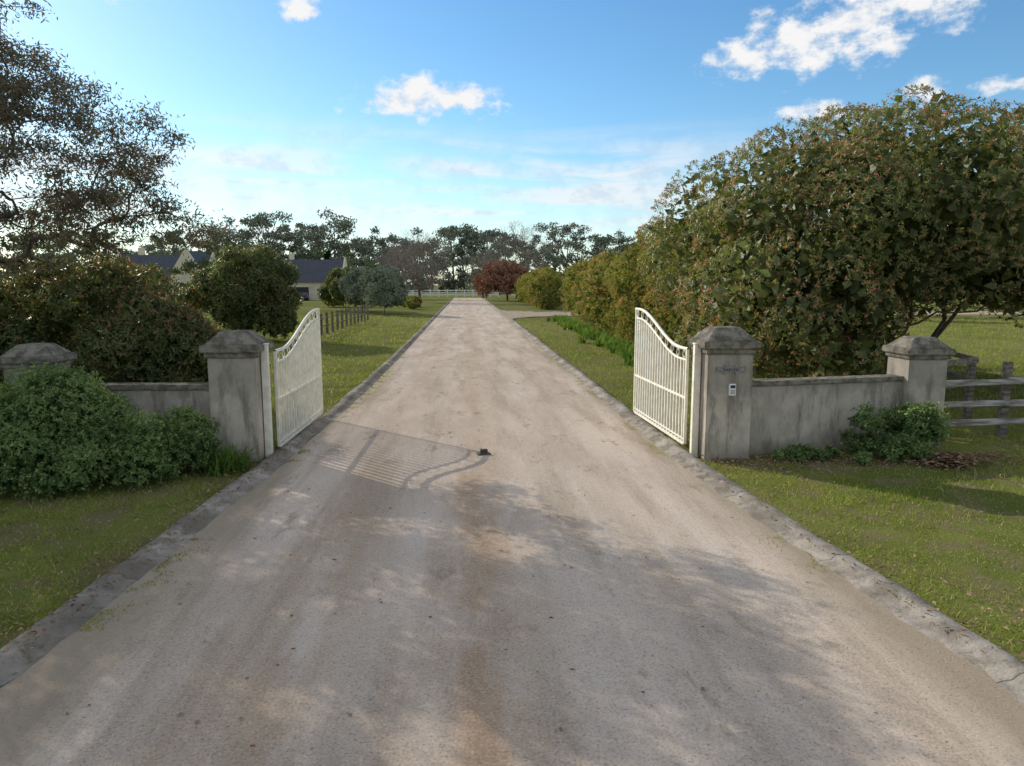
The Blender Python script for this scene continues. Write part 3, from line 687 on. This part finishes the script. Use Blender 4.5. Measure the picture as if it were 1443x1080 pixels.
def car():
    e=empty('parked_car',(-30.6,136.5,0)); e.rotation_euler[2]=.15
    prof=[(-2.2,.35),(-2.25,.75),(-2.1,1.02),(-1.75,1.08),(-1.2,1.55),(.3,1.58),(1.0,1.08),(2.0,.92),(2.25,.7),(2.2,.32)]
    bm=bmesh.new()
    def ring(xo,sc): return [bm.verts.new((xo*(1 if z<1.1 else sc),y,z)) for y,z in prof]
    a=ring(-.9,.78);b=ring(.9,.78); bm.faces.new(a[::-1]);bm.faces.new(b)
    for i in range(len(prof)): j=(i+1)%len(prof); bm.faces.new((a[i],a[j],b[j],b[i]))
    bmesh.ops.recalc_face_normals(bm,faces=bm.faces)
    bmesh.ops.bevel(bm,geom=bm.edges[:],offset=.05,segments=2,affect='EDGES'); bm_obj('body',bm,M_carpaint,e)
    bm=bmesh.new(); vs=[bm.verts.new(p) for p in ((-.66,-1.77,1.13),(.66,-1.77,1.13),(.56,-1.30,1.50),(-.56,-1.30,1.50))]; bm.faces.new(vs)
    vs=[bm.verts.new(p) for p in ((-.66,.98,1.14),(.66,.98,1.14),(.56,.42,1.50),(-.56,.42,1.50))]; bm.faces.new(vs)
    for sx in (-1,1): bm.faces.new([bm.verts.new(p) for p in ((sx*.80,-1.5,1.15),(sx*.80,.75,1.15),(sx*.72,.25,1.5),(sx*.72,-1.15,1.5))])
    bm_obj('windows',bm,M_glass,e)
    bm=bmesh.new()
    for sx in (-1,1):
        for y in (-1.4,1.4):
            bmesh.ops.create_cone(bm,cap_ends=True,segments=20,radius1=.33,radius2=.33,depth=.22,matrix=Matrix.Translation((sx*.82,y,.33))@Matrix.Rotation(math.pi/2,4,'Y'))
    bm_obj('wheels',bm,M_tyre,e)
    bm=bmesh.new()
    for sx in (-1,1): add_box(bm,(sx*.7,-2.23,.85),(.3,.06,.14),.01)
    bm_obj('tail_lamps',bm,M_tail,e); box('number_plate',(0,-2.27,.62),(.38,.03,.11),M_white,0,e)
car()

def litter(name,P,L=.06):
    P=np.asarray(P,float); n=len(P); az=rng.uniform(0,6.28,n)
    D=unit(np.stack([np.cos(az),np.sin(az),rng.normal(0,.25,n)],1)); N=unit(rng.normal(0,.35,(n,3))+np.array([0,0,1]))
    l=L*rng.uniform(.6,1.4,n); V,F=leaf_quads(P,D,N,l,l*.5); mesh_np(name,V,F,M_litter,{'rnd':rng.uniform(0,1,n)})
a=np.c_[rng.normal(8.0,.22,500),rng.normal(11.15,.16,500)]; zz=.02+np.abs(rng.normal(0,.06,500))
litter('leaf_pile',np.c_[a,zz],.11)
n=3000; x=rng.uniform(4.2,9.5,n); y=11.85-np.abs(rng.normal(0,.5,n)); P=[np.c_[x,y,np.full(n,.04)]]
n=500; y=rng.uniform(5,16,n); P.append(np.c_[np.interp(y,YR,XR)+.1+np.abs(rng.normal(0,.35,n)),y,np.full(n,.09)])
n=900; y=rng.uniform(4.5,13,n); P.append(np.c_[np.interp(y,YL,XL)-.05-np.abs(rng.normal(0,.4,n)),y,np.full(n,.09)])
n=220; y=rng.uniform(4,20,n); P.append(np.c_[rng.uniform(-3,3.6,n),y,np.full(n,.012)])
n=1300; P.append(np.c_[rng.uniform(4,14,n),rng.uniform(5,12,n),np.full(n,.05)]); P.append(np.c_[rng.uniform(-9,-4,n),rng.uniform(5,12,n),np.full(n,.05)])
litter('leaf_litter',np.concatenate(P),.045)

# ---------------------------------------------------------------- world
SUN_EL=25.7; SUN_AZ=-45.0
w=bpy.data.worlds.new('World'); S.world=w; w.use_nodes=True; nt=w.node_tree; nt.nodes.clear()
out=nd(nt,'ShaderNodeOutputWorld'); sky=nd(nt,'ShaderNodeTexSky'); sky.sky_type='NISHITA'; sky.sun_disc=False
sky.sun_elevation=math.radians(SUN_EL); sky.sun_rotation=math.radians(SUN_AZ)
sky.air_density=1.0; sky.dust_density=.3; sky.ozone_density=1.6; sky.altitude=50
bg=nd(nt,'ShaderNodeBackground'); bg.inputs[1].default_value=.15
hs=nd(nt,'ShaderNodeHueSaturation'); hs.inputs['Saturation'].default_value=1.2; nt.links.new(sky.outputs[0],hs.inputs['Color'])
nt.links.new(mixc(nt,1.,hs.outputs[0],(.87,1.04,1.08),'MULTIPLY'),bg.inputs[0])
tc=nd(nt,'ShaderNodeTexCoord'); sx=nd(nt,'ShaderNodeSeparateXYZ'); nt.links.new(tc.outputs['Generated'],sx.inputs[0])
AZ=math_(nt,'MULTIPLY',math_(nt,'ARCTAN2',sx.outputs[0],sx.outputs[1]),57.2958)
EL=math_(nt,'MULTIPLY',math_(nt,'ARCSINE',sx.outputs[2]),57.2958)
cb=nd(nt,'ShaderNodeCombineXYZ'); nt.links.new(AZ,cb.inputs[0]); nt.links.new(EL,cb.inputs[1]); cb=cb.outputs[0]
mp=nd(nt,'ShaderNodeMapping'); mp.inputs[3].default_value=(1,1.5,1); nt.links.new(cb,mp.inputs[0])
nz=noise(nt,mp.outputs[0],.45,7,.62,0)
blobs=[(-4.2,13.7,5.0,1.5),(-.6,13.9,4.4,1.4),(-3.6,14.7,2.6,1.2),
 (21.0,15.9,3.6,1.5),(24.5,16.8,4.0,2.7),(28.4,17.4,5.0,2.9),(33.0,18.6,4.8,2.6),
 (26.5,12.0,3.8,1.0),(33,12.6,1.7,1.1),(36.8,12.5,2.2,.6),
 (-12,19.3,2.2,1.0),(-24.4,18.6,1.0,.7)]
m=None
for a,e_,ra,re in blobs:
    v1=nd(nt,'ShaderNodeVectorMath',operation='MULTIPLY_ADD'); nt.links.new(cb,v1.inputs[0]); v1.inputs[1].default_value=(1/ra,1/re,0); v1.inputs[2].default_value=(-a/ra,-e_/re,0)
    v2=nd(nt,'ShaderNodeVectorMath',operation='LENGTH'); nt.links.new(v1.outputs[0],v2.inputs[0])
    m=v2.outputs['Value'] if m is None else math_(nt,'MINIMUM',m,v2.outputs['Value'])
m=math_(nt,'SUBTRACT',1.0,m)
dens=mr(nt,math_(nt,'ADD',m,math_(nt,'MULTIPLY',math_(nt,'SUBTRACT',nz,.5),3.0)),.0,.85)
dens=math_(nt,'MULTIPLY',dens,mr(nt,m,-.8,-.05))
mp=nd(nt,'ShaderNodeMapping'); mp.inputs[2].default_value=(0,0,math.radians(-12)); mp.inputs[3].default_value=(.05,.5,1); nt.links.new(cb,mp.inputs[0])
ci=noise(nt,mp.outputs[0],1.0,5,.56,.6)
band=math_(nt,'MULTIPLY',mr(nt,EL,1,4),mr(nt,EL,8.5,13,1,0)); band=math_(nt,'MULTIPLY',band,mr(nt,AZ,10,30,1,.25))
cir=math_(nt,'MULTIPLY',mr(nt,ci,.34,.64),math_(nt,'MULTIPLY',band,.8))
aa=math_(nt,'ABSOLUTE',AZ)
rear=math_(nt,'MAXIMUM',mr(nt,aa,55,85),mr(nt,EL,35,55))
fill_clouds=math_(nt,'MULTIPLY',mr(nt,ci,.38,.56),math_(nt,'MULTIPLY',rear,.68))  # clouds out of view, behind and overhead, added as warm fill light
haze=mr(nt,EL,-1,11,.55,0)
allc=math_(nt,'MAXIMUM',math_(nt,'MAXIMUM',dens,cir),math_(nt,'MAXIMUM',haze,fill_clouds),clamp=True)
ccol=mixc(nt,mr(nt,nz,.38,.58),(.76,.83,.92),(1.0,1.0,1.0))
ccol=mixc(nt,fill_clouds,ccol,(1.22,1.10,.96))
bc=nd(nt,'ShaderNodeBackground'); nt.links.new(ccol,bc.inputs[0]); bc.inputs[1].default_value=.93
mx=nd(nt,'ShaderNodeMixShader'); nt.links.new(allc,mx.inputs[0]); nt.links.new(bg.outputs[0],mx.inputs[1]); nt.links.new(bc.outputs[0],mx.inputs[2])
nt.links.new(mx.outputs[0],out.inputs[0])

ld=bpy.data.lights.new('sun','SUN'); ld.energy=5.0; ld.angle=math.radians(.3); ld.color=(1,.92,.80)
lo_=link(bpy.data.objects.new('sun',ld))
a=math.radians(SUN_AZ);el=math.radians(SUN_EL)
d=Vector((-math.sin(a)*math.cos(el),-math.cos(a)*math.cos(el),-math.sin(el))); lo_.rotation_euler=d.to_track_quat('-Z','Y').to_euler()

cd=bpy.data.cameras.new('camera'); cam=link(bpy.data.objects.new('camera',cd)); cam.location=(0,0,3)
cam.rotation_euler=(math.radians(82.1),0,math.radians(-3.66)); cd.sensor_width=36; cd.lens=24.95; cd.clip_end=6000; cd.clip_start=.05
S.camera=cam
S.view_settings.view_transform='Standard'; S.view_settings.look='None'; S.view_settings.exposure=0
print('TOTAL', sum(len(o.data.polygons) for o in S.objects if o.type=='MESH'))
